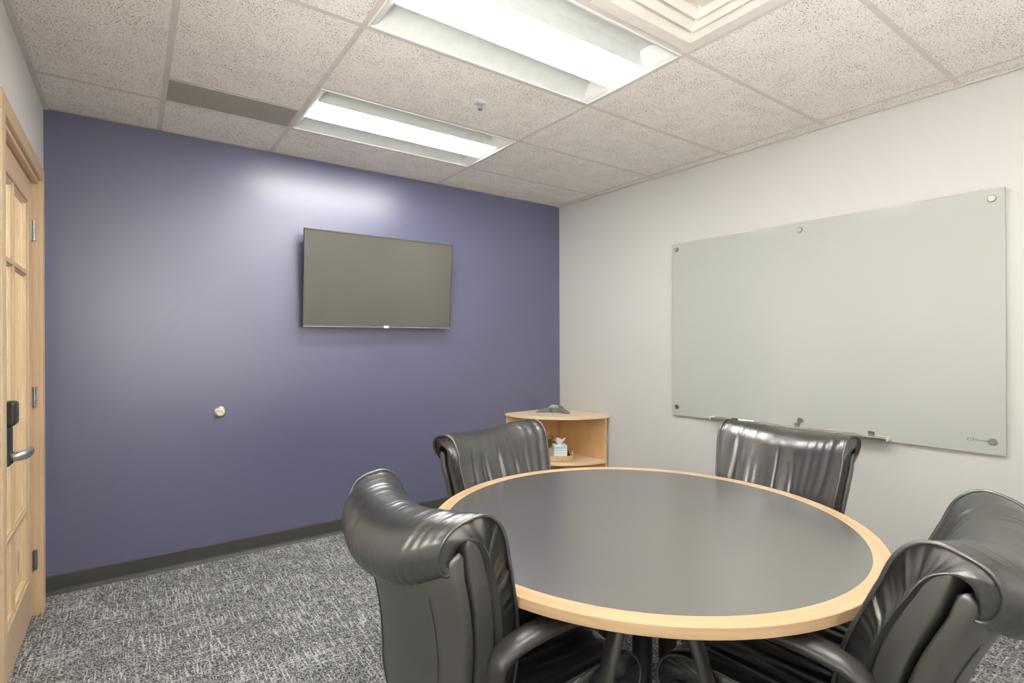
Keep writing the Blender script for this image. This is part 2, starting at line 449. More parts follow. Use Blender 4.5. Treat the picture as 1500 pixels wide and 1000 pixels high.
for z in mz:
    part(bead(gy0, my-.009, z-.009, z+.009), 'muntin', M['maple_y'], door, bevel=.002)
    part(bead(my+.009, gy1, z-.009, z+.009), 'muntin', M['maple_y'], door, bevel=.002)
b = MB(); dbox(b, (lx0+lx1)/2-.002, (lx0+lx1)/2+.002, gy0-.004, gy1+.004, gz0-.004, gz1+.004)
part(b, 'glass_pane', M['glass'], door)
b = MB()                                             # glazing beads round the opening
for (y0,y1,z0,z1) in ((gy0,gy0+.012,gz0,gz1),(gy1-.012,gy1,gz0,gz1),(gy0+.012,gy1-.012,gz0,gz0+.012),(gy0+.012,gy1-.012,gz1-.012,gz1)):
    dbox(b, lx0+.012, lx1-.008, y0, y1, z0, z1)
part(b, 'glazing_bead', M['maple_z'], door, bevel=.003)
for z in (1.90, 1.08, .275):
    hg = MB(); dbox(hg, lx1+.001, lx1+.018, DY1-.0235, DY1-.0205, z-.05, z+.05)
    dbox(hg, lx1-.0, lx1+.003, DY1-.056, DY1-.024, z-.05, z+.05)
    for k in range(5): hg.lathe([(.0001,-.05+.02*k+.001),(.0065,-.05+.02*k+.001),(.0065,-.05+.02*k+.019),(.0001,-.05+.02*k+.019)], 12, (lx1+.0075-OX, DY1-.024-OY, z))
    part(hg, 'hinge', M['nickel'], door, 'satin nickel hinge')
# keypad lock
ky = ly0+.055
b = MB(); dbox(b, lx1, lx1+.042, ky-.034, ky+.034, .90, 1.045); part(b, 'lock_body', M['black_plastic'], door, 'black lock housing', bevel=.010, bseg=3)
b = MB(); dbox(b, lx1, lx1+.058, ky-.037, ky+.037, 1.046, 1.135); kp = part(b, 'keypad', M['black_plastic'], door, 'black keypad block', bevel=.012, bseg=3)
b = MB()
for r in range(4):
    for c in range(3): dbox(b, lx1+.0575, lx1+.0595, ky-.024+c*.017, ky-.012+c*.017, 1.058+r*.018, 1.070+r*.018)
part(b, 'keys', M['dark_grey'], kp)
b = MB(); b.lathe([(.0001,.0),(.027,.0),(.027,.034),(.022,.046),(.0001,.046)], 24, (lx1-OX, ky-OY, .930), 'x')
rose = part(b, 'rose', M['black_plastic'], door, smooth=40)
b = MB(); p = [(lx1+.046-OX, ky-OY, .931),(lx1+.062-OX, ky+.002-OY, .932),(lx1+.076-OX, ky+.020-OY, .933),(lx1+.082-OX, ky+.05-OY, .935),(lx1+.083-OX, ky+.085-OY, .936)]
b.tube(catmull(p, 5), .017, .012, 16, side=(0,0,1)); part(b, 'lever', M['chrome'], rose, 'brushed steel lever', smooth=50)

# ------------------------------------------------------------------ troffer lights
def troffer(y0, y1, label):
    x0, x1 = xs[2]+w, xs[3]-w; y0 += w; y1 -= w; cx, cy = (x0+x1)/2, (y0+y1)/2
    t = thing('ceiling_light', label, 'ceiling light', (cx,cy,H), 0, 'recessed fluorescent lights in the ceiling')
    hx, hy = (x1-x0)/2, (y1-y0)/2; lens = .115; endx = hx-.05
    b = MB()                                         # lay-in frame
    e = .010
    b.box(-hx,hx,-hy,-hy+e,-.002,.008); b.box(-hx,hx,hy-e,hy,-.002,.008); b.box(-hx,-hx+e,-hy+e,hy-e,-.002,.008); b.box(hx-e,hx,-hy+e,hy-e,-.002,.008)
    part(b, 'frame', M['white_metal'], t, bevel=.002)
    N = 14
    for sgn in (-1, 1):                              # the two curved reflector coves
        prof = []
        for k in range(N+1):
            a = k/N; yy = hy-e - (hy-e-lens)*a; zz = .004+.078*math.sin(a*PI*.62)**.9
            prof.append((sgn*yy, zz))
        v = []; f = []
        for xx in (-hx+e, hx-e):
            for yy, zz in prof: v.append((xx,yy,zz))
        f = [(i,i+1,N+2+i,N+1+i) for i in range(N)]
        b = MB(); b.add(v, f); part(b, 'reflector', M['white_metal'], t, smooth=60)
    for sgn in (-1, 1):                              # curved end plates
        b = MB(); v = []; f = []
        for k in range(N+1):
            a = k/N; xx = sgn*(hx-e-.055*math.sin(a*PI/2)); zz = .004+.085*(1-math.cos(a*PI/2))
            v += [(xx,-hy+e,zz),(xx,hy-e,zz)]
        f = [(2*k,2*k+1,2*k+3,2*k+2) for k in range(N)]
        b.add(v, f); part(b, 'end_plate', M['white_plastic'], t, smooth=60)  # whiter than the coves so the end plates look lit by the lens
    b = MB(); b.box(-hx+.075,hx-.075,-lens+.0016,lens-.0016,.012,.060); part(b, 'lens', M['lens'], t, 'glowing white lens')
    for s_ in (-1,1):
        b = MB(); b.box(-hx+.04,hx-.04,s_*lens-.0015,s_*lens+.0015,.011,.09); part(b, 'lens_side', M['white_metal'], t)
    b = MB(); b.box(-hx+.002,hx-.002,-hy+.002,hy-.002,.095,.10); part(b, 'housing', M['white_metal'], t)
    return t
l1 = troffer(*LIGHTS[0], 'recessed fluorescent light nearest the blue wall, between the vent and sprinkler')
l2 = troffer(*LIGHTS[1], 'recessed fluorescent light beside the square stepped air diffuser')
l3 = troffer(*LIGHTS[2], 'recessed fluorescent light farthest from the blue wall')
b = MB(); b.box(-.596,-.580,.286,.292,-.004,-.002); part(b, 'indicator_tab', M['red'], l1, 'tiny red tab at the frame corner')

# air diffuser (stepped cones)
dx, dy = xs[2]+1.5*T, -D0-3.5*T
dif = thing('air_diffuser', 'square stepped off-white air diffuser set in the ceiling beside the light', 'air diffuser', (dx,dy,H))
def ring(b, h0, z0, h1, z1, th=.004):
    v = []
    for h, z in ((h0,z0),(h1,z1),(h1,z1+th),(h0,z0+th)):
        v += [(-h,-h,z),(h,-h,z),(h,h,z),(-h,h,z)]
    f = []
    for r in range(4):
        r2 = (r+1)%4
        for k in range(4): f.append((r*4+k, r*4+(k+1)%4, r2*4+(k+1)%4, r2*4+k))
    b.add(v, f)
b = MB(); ring(b, .290, -.001, .236, -.001, .006); part(b, 'flange', M['offwhite'], dif, bevel=.002)
for i, h in enumerate((.236, .178, .120)):
    b = MB(); ring(b, h, -.002, h-.028, .016, .004); ring(b, h-.028, .016, h-.050, .060, .004)
    part(b, 'cone', M['offwhite'], dif, bevel=.0015)
b = MB(); b.add([(-.062,-.062,-.002),(.062,-.062,-.002),(.062,.062,-.002),(-.062,.062,-.002),(-.035,-.035,.03),(.035,-.035,.03),(.035,.035,.03),(-.035,.035,.03)],
      [(0,1,2,3),(4,5,6,7),(0,1,5,4),(1,2,6,5),(2,3,7,6),(3,0,4,7)]); part(b, 'core', M['offwhite'], dif, bevel=.003)
b = MB(); b.box(-.288,.288,-.288,.288,.075,.08); part(b, 'plenum_plate', M['offwhite'], dif)
# vent
v_ = thing('ceiling_vent', 'perforated grey metal return grille in the ceiling near the blue wall', 'vent', (-T/2, -D0-.146, H))
b = MB(); b.box(-T/2+w,T/2-w,-.146+w,.146-.008,.0015,.004); part(b, 'grille', M['perf'], v_)
for s_ in (-1,1):
    b = MB(); b.box(-T/2+w,T/2-w,s_*.136-.003,s_*.136+.003,-.001,.0014); part(b, 'rim', M['tee'], v_)
# sprinkler
sp = thing('fire_sprinkler', 'small metal fire sprinkler in the ceiling tile between the two lights', 'sprinkler', (.734,-1.402,H+.004))
b = MB(); b.lathe([(.0001,-.006),(.018,-.006),(.034,-.002),(.036,0),(.0001,0)], 28); part(b, 'escutcheon', M['white_metal'], sp, smooth=40)
b = MB(); b.lathe([(.0001,-.016),(.009,-.016),(.009,-.006),(.0001,-.006)], 16); b.lathe([(.0001,-.034),(.003,-.034),(.003,-.016),(.0001,-.016)], 10)
b.lathe([(.0001,-.037),(.014,-.0365),(.014,-.035),(.0001,-.034)], 16)
for s_ in (-1,1): b.tube([(s_*.007,0,-.014),(s_*.010,0,-.022),(s_*.004,0,-.034)], .0018, n=6)
part(b, 'sprinkler_head', M['chrome'], sp, smooth=40)

# ------------------------------------------------------------------ television
tv = thing('television', 'dark flat screen television tilted down on the blue wall', 'television', (.735, 0, 1.775))
piv = Matrix.Translation((0,-.098,0)) @ Matrix.Rotation(math.radians(4.4), 4, 'X')
TW, TH = .556, .326
def tvp(b, name, mat, label=None, par=None, **k):
    b.v = [tuple(piv @ Vector(p)) for p in b.v]; return part(b, name, mat, par or tv, label, **k)
b = MB(); b.box(-TW,TW,.004,.022,-TH,TH); tvp(b, 'back_panel', M['black_plastic'], bevel=.003)
b = MB(); b.box(-TW*.86,TW*.86,.022,.062,-TH+.015,TH*.35); b.box(-TW*.965,TW*.965,.0225,.048,-TH+.008,TH*.30); tvp(b, 'electronics_housing', M['black_plastic'], bevel=.008)
b = MB(); e = .009
b.box(-TW,-TW+e,-.006,.004,-TH,TH); b.box(TW-e,TW,-.006,.004,-TH,TH); b.box(-TW+e,TW-e,-.006,.004,TH-e,TH); b.box(-TW+e,TW-e,-.006,.004,-TH,-TH+.015)
bz = tvp(b, 'bezel', M['dark_grey'], 'thin dark grey bezel', bevel=.0015)
b = MB(); b.box(-TW+.002,TW-.002,-.0072,-.006,-TH+.0005,-TH+.006); tvp(b, 'bottom_strip', M['chrome'], 'thin silver bottom edge', bz)
b = MB(); b.box(.008,.046,-.0085,-.006,-TH-.004,-TH+.014); tvp(b, 'badge', M['white_plastic'], 'small white badge under the screen', bz, bevel=.001)
b = MB(); b.box(-TW+e,TW-e,-.002,.004,-TH+.015,TH-e); tvp(b, 'screen', M['screen'])
b = MB(); b.box(-.22,.22,-.012,-.001,-.12,.12); b.box(-.19,-.15,-.034,-.012,-.16,.16); b.box(.15,.19,-.034,-.012,-.16,.16); part(b, 'wall_bracket', M['black_satin'], tv)

# door stop on the blue wall
ds = thing('door_stop', 'round nickel and rubber door stop on the blue wall', 'door stop', (-.299,0,.913))
b = MB(); b.lathe([(.0001,0),(.034,0),(.034,-.008),(.028,-.014),(.022,-.015),(.0001,-.015)], 32, (0,0,0), 'y'); part(b, 'base_ring', M['nickel'], ds, smooth=40)
b = MB(); b.lathe([(.0001,-.015),(.021,-.015),(.023,-.026),(.018,-.031),(.010,-.030),(.007,-.024),(.0001,-.024)], 28, (0,0,0), 'y'); part(b, 'bumper', M['rubber'], ds, smooth=50)

# ------------------------------------------------------------------ glass board on the right wall
def wall_pt(s, off): return (XR+math.sin(ANG)*s-math.cos(ANG)*off, -math.cos(ANG)*s-math.sin(ANG)*off)
WROT = -PI/2+ANG                                     # local x runs along the wall toward the camera, local -y... see below
bs0, bs1, bz0, bz1 = 1.252, 3.086, .803, 2.060
bc = wall_pt((bs0+bs1)/2, 0)
brd = thing('glass_board', 'frosted glass marker board held by steel standoffs on the white wall', 'glass board', (bc[0],bc[1],(bz0+bz1)/2), WROT)
# local frame: +x along the wall toward the camera, -y out of the wall into the room
bw, bh = (bs1-bs0)/2, (bz1-bz0)/2
b = MB(); b.box(-bw,bw,-.024,-.018,-bh,bh); pn = part(b, 'glass_panel', [M['board'],M['board_edge']], brd, bevel=.0015)
for p in pn.data.polygons:
    if abs(p.normal.y) < .5: p.material_index = 1
for sx in (1.297,2.166,3.040):
    for z in (2.014,.865):
        b = MB(); b.lathe([(.0001,-.001),(.010,-.001),(.010,-.024),(.0001,-.024)], 16, (sx-(bs0+bs1)/2,0,z-(bz0+bz1)/2), 'y')
        b.lathe([(.0001,-.0241),(.0165,-.0241),(.0165,-.032),(.014,-.035),(.0001,-.035)], 24, (sx-(bs0+bs1)/2,0,z-(bz0+bz1)/2), 'y')
        part(b, 'standoff', M['nickel'], brd, 'round steel standoff cap', smooth=40)
# logo: outlined box and lettering
lx, lz = 2.9585-(bs0+bs1)/2, .8665-(bz0+bz1)/2
b = MB(); a_, c_, t_ = .0125, .0065, .0014
b.box(lx-a_,lx+a_,-.0246,-.0242,lz+c_-t_,lz+c_); b.box(lx-a_,lx+a_,-.0246,-.0242,lz-c_,lz-c_+t_)
b.box(lx-a_,lx-a_+t_,-.0246,-.0242,lz-c_+t_,lz+c_-t_); b.box(lx+a_-2*t_,lx+a_,-.0246,-.0242,lz-c_+t_,lz+c_-t_)
part(b, 'logo', M['ink'], brd, 'small printed box logo')
cu = bpy.data.curves.new('lettering','FONT'); cu.body = 'Quartet'; cu.size = .0125; cu.extrude = .0001
tmp = bpy.data.objects.new('tmp', cu); COL.objects.link(tmp)
dg = bpy.context.evaluated_depsgraph_get(); me = bpy.data.meshes.new_from_object(tmp.evaluated_get(dg)); bpy.data.objects.remove(tmp)
wd = max(v.co.x for v in me.vertices)
for v in me.vertices: v.co = Vector((v.co.x*.044/wd, -.0244-v.co.z, v.co.y))
me.materials.append(M['ink']); lt = bpy.data.objects.new('lettering', me); COL.objects.link(lt); lt.parent = brd; lt.location = (lx+.018,0,lz-.006)
lt['label'] = 'small dark printed lettering'
# marker tray
ts0, ts1 = 1.60, 2.625; tc = wall_pt((ts0+ts1)/2, 0)
tr = thing('marker_tray', 'thin silver marker tray along the bottom of the glass board', 'marker tray', (tc[0],tc[1],.818), WROT)
tw = (ts1-ts0)/2
b = MB(); b.box(-tw,tw,-.075,-.026,-.004,.0); b.box(-tw,tw,-.079,-.075,-.006,.008); b.box(-tw,tw,-.030,-.026,.0,.010); part(b, 'rail', M['chrome'], tr, bevel=.001)
for q in (-tw-.006, tw):
    b = MB(); b.box(q,q+.006,-.081,-.025,-.008,.012); part(b, 'end_cap', M['white_plastic'], tr, bevel=.002)
for q in (.02, tw-.10):
    b = MB(); b.box(q,q+.03,-.0302,-.0245,.0,.03); part(b, 'clip', M['nickel'], tr)
ms = 1.815; mc = wall_pt(ms, .054)
mk = thing('marker', 'white marker with dark cap lying in the silver tray', 'marker', (mc[0],mc[1],.8262), WROT)
b = MB(); b.lathe([(.0001,-.03),(.0065,-.03),(.0075,-.025),(.0075,.07),(.006,.074),(.0001,.074)], 14, (0,0,0), 'x'); part(b, 'barrel', M['white_plastic'], mk, smooth=40)
b = MB(); b.lathe([(.0001,-.075),(.007,-.075),(.0080,-.07),(.0080,-.028),(.0001,-.028)], 14, (0,0,0), 'x'); part(b, 'cap', M['black_plastic'], mk, 'dark cap', smooth=40)

# ------------------------------------------------------------------ corner shelf unit
cab = thing('corner_shelf', 'quarter round maple corner shelf unit between blue and white walls', 'shelf unit', (XR-.004,-.004,0))
def quarter(r, z0, z1, name, mat):
    pts = [(0,0)] + [(-r*math.cos(a), -r*math.sin(a)) for a in [k/40*PI/2 for k in range(41)]]
    b = MB(); b.prism(pts, z0, z1); return part(b, name, mat, cab, bevel=.002)
quarter(.625, .705, .730, 'top', M['maple_x'])
quarter(.598, .325, .345, 'shelf', M['maple_x'])
quarter(.598, .04, .06, 'bottom_shelf', M['maple_x'])
for (z0,z1) in ((.0605,.3245),(.3455,.7045)):
    pass
b = MB(); b.box(-.615,-.0185,-.019,-.001,0,.7045); part(b, 'side_panel', M['maple_in_shade'], cab, bevel=.001)
b = MB(); b.box(-.018,-.001,-.60,-.001,0,.7045); part(b, 'side_panel', M['maple_in_shade'], cab, bevel=.001)
SH = .345
# conference phone on top
ph = thing('conference_phone', 'grey three-armed conference phone on the maple corner shelf', 'phone', (XR-.235,-.215,.7305), math.radians(-146))
b = MB(); v = []; f = []; NA, NR = 120, 16
def Rlobe(a):
    d = min(abs((a-c+PI)%(2*PI)-PI) for c in (PI/3, PI, 5*PI/3))
    return .068+.108*math.exp(-(d/.24)**2)
for i in range(NR+1):
    q = i/NR
    for k in range(NA):
        a = 2*PI*k/NA; R_ = Rlobe(a); r = R_*q
        z = .068-.028*(r/.068)**2 if r < .068 else .040-.030*((r-.068)/.108)
        if q > .93: z -= .010*(q-.93)/.07
        v.append((r*math.cos(a), r*math.sin(a), max(z,.004)))
for i in range(NR):
    for k in range(NA): f.append((i*NA+k, i*NA+(k+1)%NA, (i+1)*NA+(k+1)%NA, (i+1)*NA+k))
o_ = len(v)
for k in range(NA):
    a = 2*PI*k/NA; r = Rlobe(a)*.95; v.append((r*math.cos(a), r*math.sin(a), .0))
for k in range(NA): f.append((NR*NA+k, NR*NA+(k+1)%NA, o_+(k+1)%NA, o_+k))
f.append(tuple(o_+k for k in range(NA)))
b.add(v, f); part(b, 'shell', M['phone'], ph, smooth=60)
b = MB(); b.lathe([(.0001,.072),(.020,.071),(.028,.067),(.029,.058),(.0001,.05)], 32); part(b, 'speaker_grille', M['dark_grey'], ph, smooth=50)
def tiltbox(b, x0, x1, y0, y1, z0, dz, th):           # box lying on the sloping front lobe
    b.add([(x0,y0,z0),(x1,y0,z0-dz),(x1,y1,z0-dz),(x0,y1,z0),(x0,y0,z0+th),(x1,y0,z0-dz+th),(x1,y1,z0-dz+th),(x0,y1,z0+th)],
          [(0,1,2,3),(4,5,6,7),(0,1,5,4),(1,2,6,5),(2,3,7,6),(3,0,4,7)])
b = MB(); tiltbox(b, .034,.052,-.028,.028,.0625,.008,.004); part(b, 'display', M['lcd'], ph, 'pale display')
b = MB()
for c in range(6):
    for r in range(2): tiltbox(b, .054+r*.009,.061+r*.009,-.042+c*.0145,-.032+c*.0145,.0535-r*.006,.005,.004)
part(b, 'keypad', M['key'], ph, 'pale keys')
# wicker tray with tissue box and bottles
U = Vector((-.58,-.81,0)).normalized()                # from the corner toward the camera
yaw = math.atan2(-.55,.835)
bp = Vector((2.175,-.345,SH+.0005))
bk = thing('wicker_basket', 'shallow woven wicker basket on the shelf under the phone', 'basket', bp, yaw)
bl, bd = .115, .065
b = MB(); b.box(-bl+.006,bl-.006,-bd+.006,bd-.006,0,.006); part(b, 'basket_base', M['wicker'], bk)
b = MB()
for lv in range(5):
    z = .007+lv*.0085; pth = []
    n = 72
    for k in range(n):
        a = 2*PI*k/n; cx_, sy_ = math.cos(a), math.sin(a); q = (abs(cx_)**6+abs(sy_)**6)**(-1/6)
        wv = 1+.035*math.sin(a*18+lv*PI)
        pth.append((bl*q*cx_*wv, bd*q*sy_*wv, z))
    b.tube(pth, .0058, n=6, closed=True)
part(b, 'weave', M['wicker'], bk, smooth=180)
for s_ in (-1,1):
    b = MB(); b.tube([(s_*bl,math.cos(a)*.035,.042+math.sin(a)*.030) for a in [k/14*PI for k in range(15)]], .006, n=8); part(b, 'handle', M['wicker'], bk, smooth=180)
def rel(x, y): 
    return Vector((bp.x+x*math.cos(yaw)-y*math.sin(yaw), bp.y+x*math.sin(yaw)+y*math.cos(yaw), SH+.0075))
tb = thing('tissue_box', 'striped blue and pink tissue box standing in the wicker basket', 'tissue box', rel(.012,.0), yaw+.05)
b = MB(); b.box(-.055,.055,-.05,.05,0,.125); part(b, 'carton', M['carton'], tb, bevel=.002)
b = MB(); v = []; f = []; n = 24
for i in range(9):
    for k in range(n):
        a = 2*PI*k/n; q = i/8
        r = (.012+.028*q)*(1+.35*math.sin(3*a+q*2)*q+.15*math.sin(7*a))
        v.append((r*math.cos(a)*1.0, r*math.sin(a)*.55, .124+.045*q+.010*math.sin(4*a+1)*q))
for i in range(8):
    for k in range(n): f.append((i*n+k, i*n+(k+1)%n, (i+1)*n+(k+1)%n, (i+1)*n+k))
b.add(v, f); part(b, 'tissue', M['paper'], tb, 'white tissue pulled from the slot', smooth=180)
bt = thing('small_bottle', 'small dark bottle beside the tissue box in the basket', 'bottle', rel(.088,.005))
b = MB(); b.lathe([(.0001,0),(.012,0),(.013,.004),(.013,.032),(.007,.042),(.0001,.042)], 20); part(b, 'bottle_body', M['black_satin'], bt, smooth=40)
b = MB(); b.lathe([(.0001,.0421),(.0075,.0421),(.0065,.062),(.0001,.062)], 16); part(b, 'cap', M['black_plastic'], bt, smooth=40)
pk = thing('pink_tube', 'small pink tube next to the dark bottle in the basket', 'tube', rel(.078,.036))
b = MB(); b.lathe([(.0001,0),(.008,0),(.008,.014),(.0001,.014)], 14); part(b, 'cap', M['white_plastic'], pk, smooth=40)
b = MB(); b.lathe([(.0001,.0142),(.009,.0142),(.0095,.04),(.006,.058),(.0001,.058)], 14); part(b, 'tube_body', M['pink'], pk, smooth=40)
# plant
pp = Vector((2.232,-.165,SH+.0005))
pl = thing('potted_plant', 'small potted plant with yellow green leaves behind the tissue box', 'plant', pp)
b = MB(); b.lathe([(.0001,0),(.034,0),(.045,.07),(.047,.075),(.041,.075),(.038,.062),(.0001,.062)], 28); part(b, 'pot', M['white_plastic'], pl, smooth=40)
b = MB(); lf = MB(); rnd = random.Random(3)
for k in range(22):
    a = rnd.uniform(0,2*PI); sp_ = rnd.uniform(.01,.06); hh = rnd.uniform(.10,.19)
    base = Vector((rnd.uniform(-.015,.015),rnd.uniform(-.015,.015),.06)); tip = Vector((sp_*math.cos(a),sp_*math.sin(a),hh))
    pth = [base, base.lerp(tip,.5)+Vector((0,0,.012)), tip]; b.tube(catmull(pth,4), .0014, n=5)
    for j in range(5):
        q = .35+.16*j; c0 = base.lerp(tip,min(q,1)); an = a+rnd.uniform(-1.6,1.6); L = rnd.uniform(.018,.03); el = rnd.uniform(-.2,.9)
        d = Vector((math.cos(an)*math.cos(el),math.sin(an)*math.cos(el),math.sin(el))); sd = d.cross(Vector((0,0,1))).normalized(); up = sd.cross(d)
        lf.add([c0, c0+d*L*.35+sd*L*.30+up*.001, c0+d*L*.8+sd*L*.2, c0+d*L, c0+d*L*.8-sd*L*.2, c0+d*L*.35-sd*L*.30+up*.001, c0+d*L*.5-up*.003],
               [(0,1,6),(1,2,6),(2,3,6),(3,4,6),(4,5,6),(5,0,6)])
part(b, 'stems', M['leaf'], pl, smooth=180); part(lf, 'foliage', M['leaf'], pl)

# ------------------------------------------------------------------ round table
TCX, TCY, TR, TZ = .679, -2.510, .716, .740
tbl = thing('round_table', 'round meeting table with charcoal top and maple edge', 'table', (TCX,TCY,0))
b = MB(); b.lathe([(TR-.047,TZ-.028),(TR-.002,TZ-.028),(TR,TZ-.026),(TR,TZ-.0015),(TR-.0015,TZ),(TR-.047,TZ),(TR-.047,TZ-.028)], 160)
def rimwood():
    k = NT('maple_edge_band'); c = k.new('ShaderNodeTexCoord'); sp = k.new('ShaderNodeSeparateXYZ'); k.link(c.outputs['Object'], sp.inputs[0])
    at = k.new('ShaderNodeMath', operation='ARCTAN2'); k.link(sp.outputs['Y'], at.inputs[0]); k.link(sp.outputs['X'], at.inputs[1])
    ln = k.new('ShaderNodeVectorMath', operation='LENGTH'); k.link(c.outputs['Object'], ln.inputs[0])
    cb = k.new('ShaderNodeCombineXYZ'); k.link(k.math('MULTIPLY', at.outputs[0], 2.0), cb.inputs[0])
    k.link(k.math('MULTIPLY', ln.outputs['Value'], 45), cb.inputs[1]); k.link(k.math('MULTIPLY', sp.outputs['Z'], 45), cb.inputs[2])
    n1 = k.noise(cb.outputs[0], 1, 5, .6, .5)
    cc = k.ramp(n1, [(.28,(.44,.29,.155)),(.5,(.52,.365,.215)),(.72,(.57,.42,.265))])
    fk = k.ramp(k.noise(cb.outputs[0], 2.2, 1), [(.74,0),(.78,.6)])
    k.set(k.mix(fk, cc, (.40,.22,.09)), .33, 0, .5); return k.m
part(b, 'edge_band', rimwood(), tbl, 'maple wood edge band', smooth=40)
b = MB(); b.lathe([(.0001,TZ-.026),(TR-.0472,TZ-.026),(TR-.0472,TZ),(.0001,TZ)], 160); part(b, 'table_top', M['laminate'], tbl, smooth=40)
lat = Vector((.811,-.585,0)); dep = Vector((.585,.811,0))
for (a_, c_) in ((.028,-.165),(.165,.028),(-.028,.165),(-.165,-.028)):
    p = lat*(a_-.06)+dep*c_
    b = MB(); b.lathe([(.0001,.018),(.031,.018),(.031,TZ-.034),(.0001,TZ-.034)], 28, (p.x,p.y,0)); part(b, 'column', M['black_satin'], tbl, smooth=40)
b = MB(); b.lathe([(.0001,0),(.235,0),(.24,.004),(.235,.012),(.20,.018),(.0001,.018)], 64); part(b, 'base_plate', M['black_satin'], tbl, smooth=40)
b = MB(); b.lathe([(.0001,TZ-.034),(.225,TZ-.034),(.225,TZ-.0265),(.0001,TZ-.0265)], 48); part(b, 'mounting_plate', M['black_satin'], tbl, smooth=40)

# ------------------------------------------------------------------ leather chairs
TH_ = math.radians(9); CW = .272
def back_map(u, f, h, W=CW):
    hn = min(max(h/.5,0),1)
    x = u*W*(.78+.22*sstep(-.16,.42,h))
    f2 = f + .062*(u*u)*(.35+.65*hn) + .018*math.sin(PI*min(max(h/.36,0),1))
    h2 = h - .028*(1-u*u)*hn*hn
    Y = -.215 + f2*math.cos(TH_) - h2*math.sin(TH_); Z = .470 + f2*math.sin(TH_) + h2*math.cos(TH_)
    return Vector((x, Y, Z))
def roll_map(u, f, h):
    q = sstep(-.02,-.10,f)                               # the roll behind: narrower, hanging lower in the middle
    h2 = h-.020*(1-u*u)*q*sstep(.46,.33,h)+.012*u*u*q
    p = back_map(u, f, h2); p.x *= 1-.10*q*sstep(.50,.36,h)
    return p
def seat_map(u, f, h, W=.276):
    x = u*W; z = h + .012*(u*u) - .006; return Vector((x*(1-.06*sstep(.1,-.3,f)), f, z))

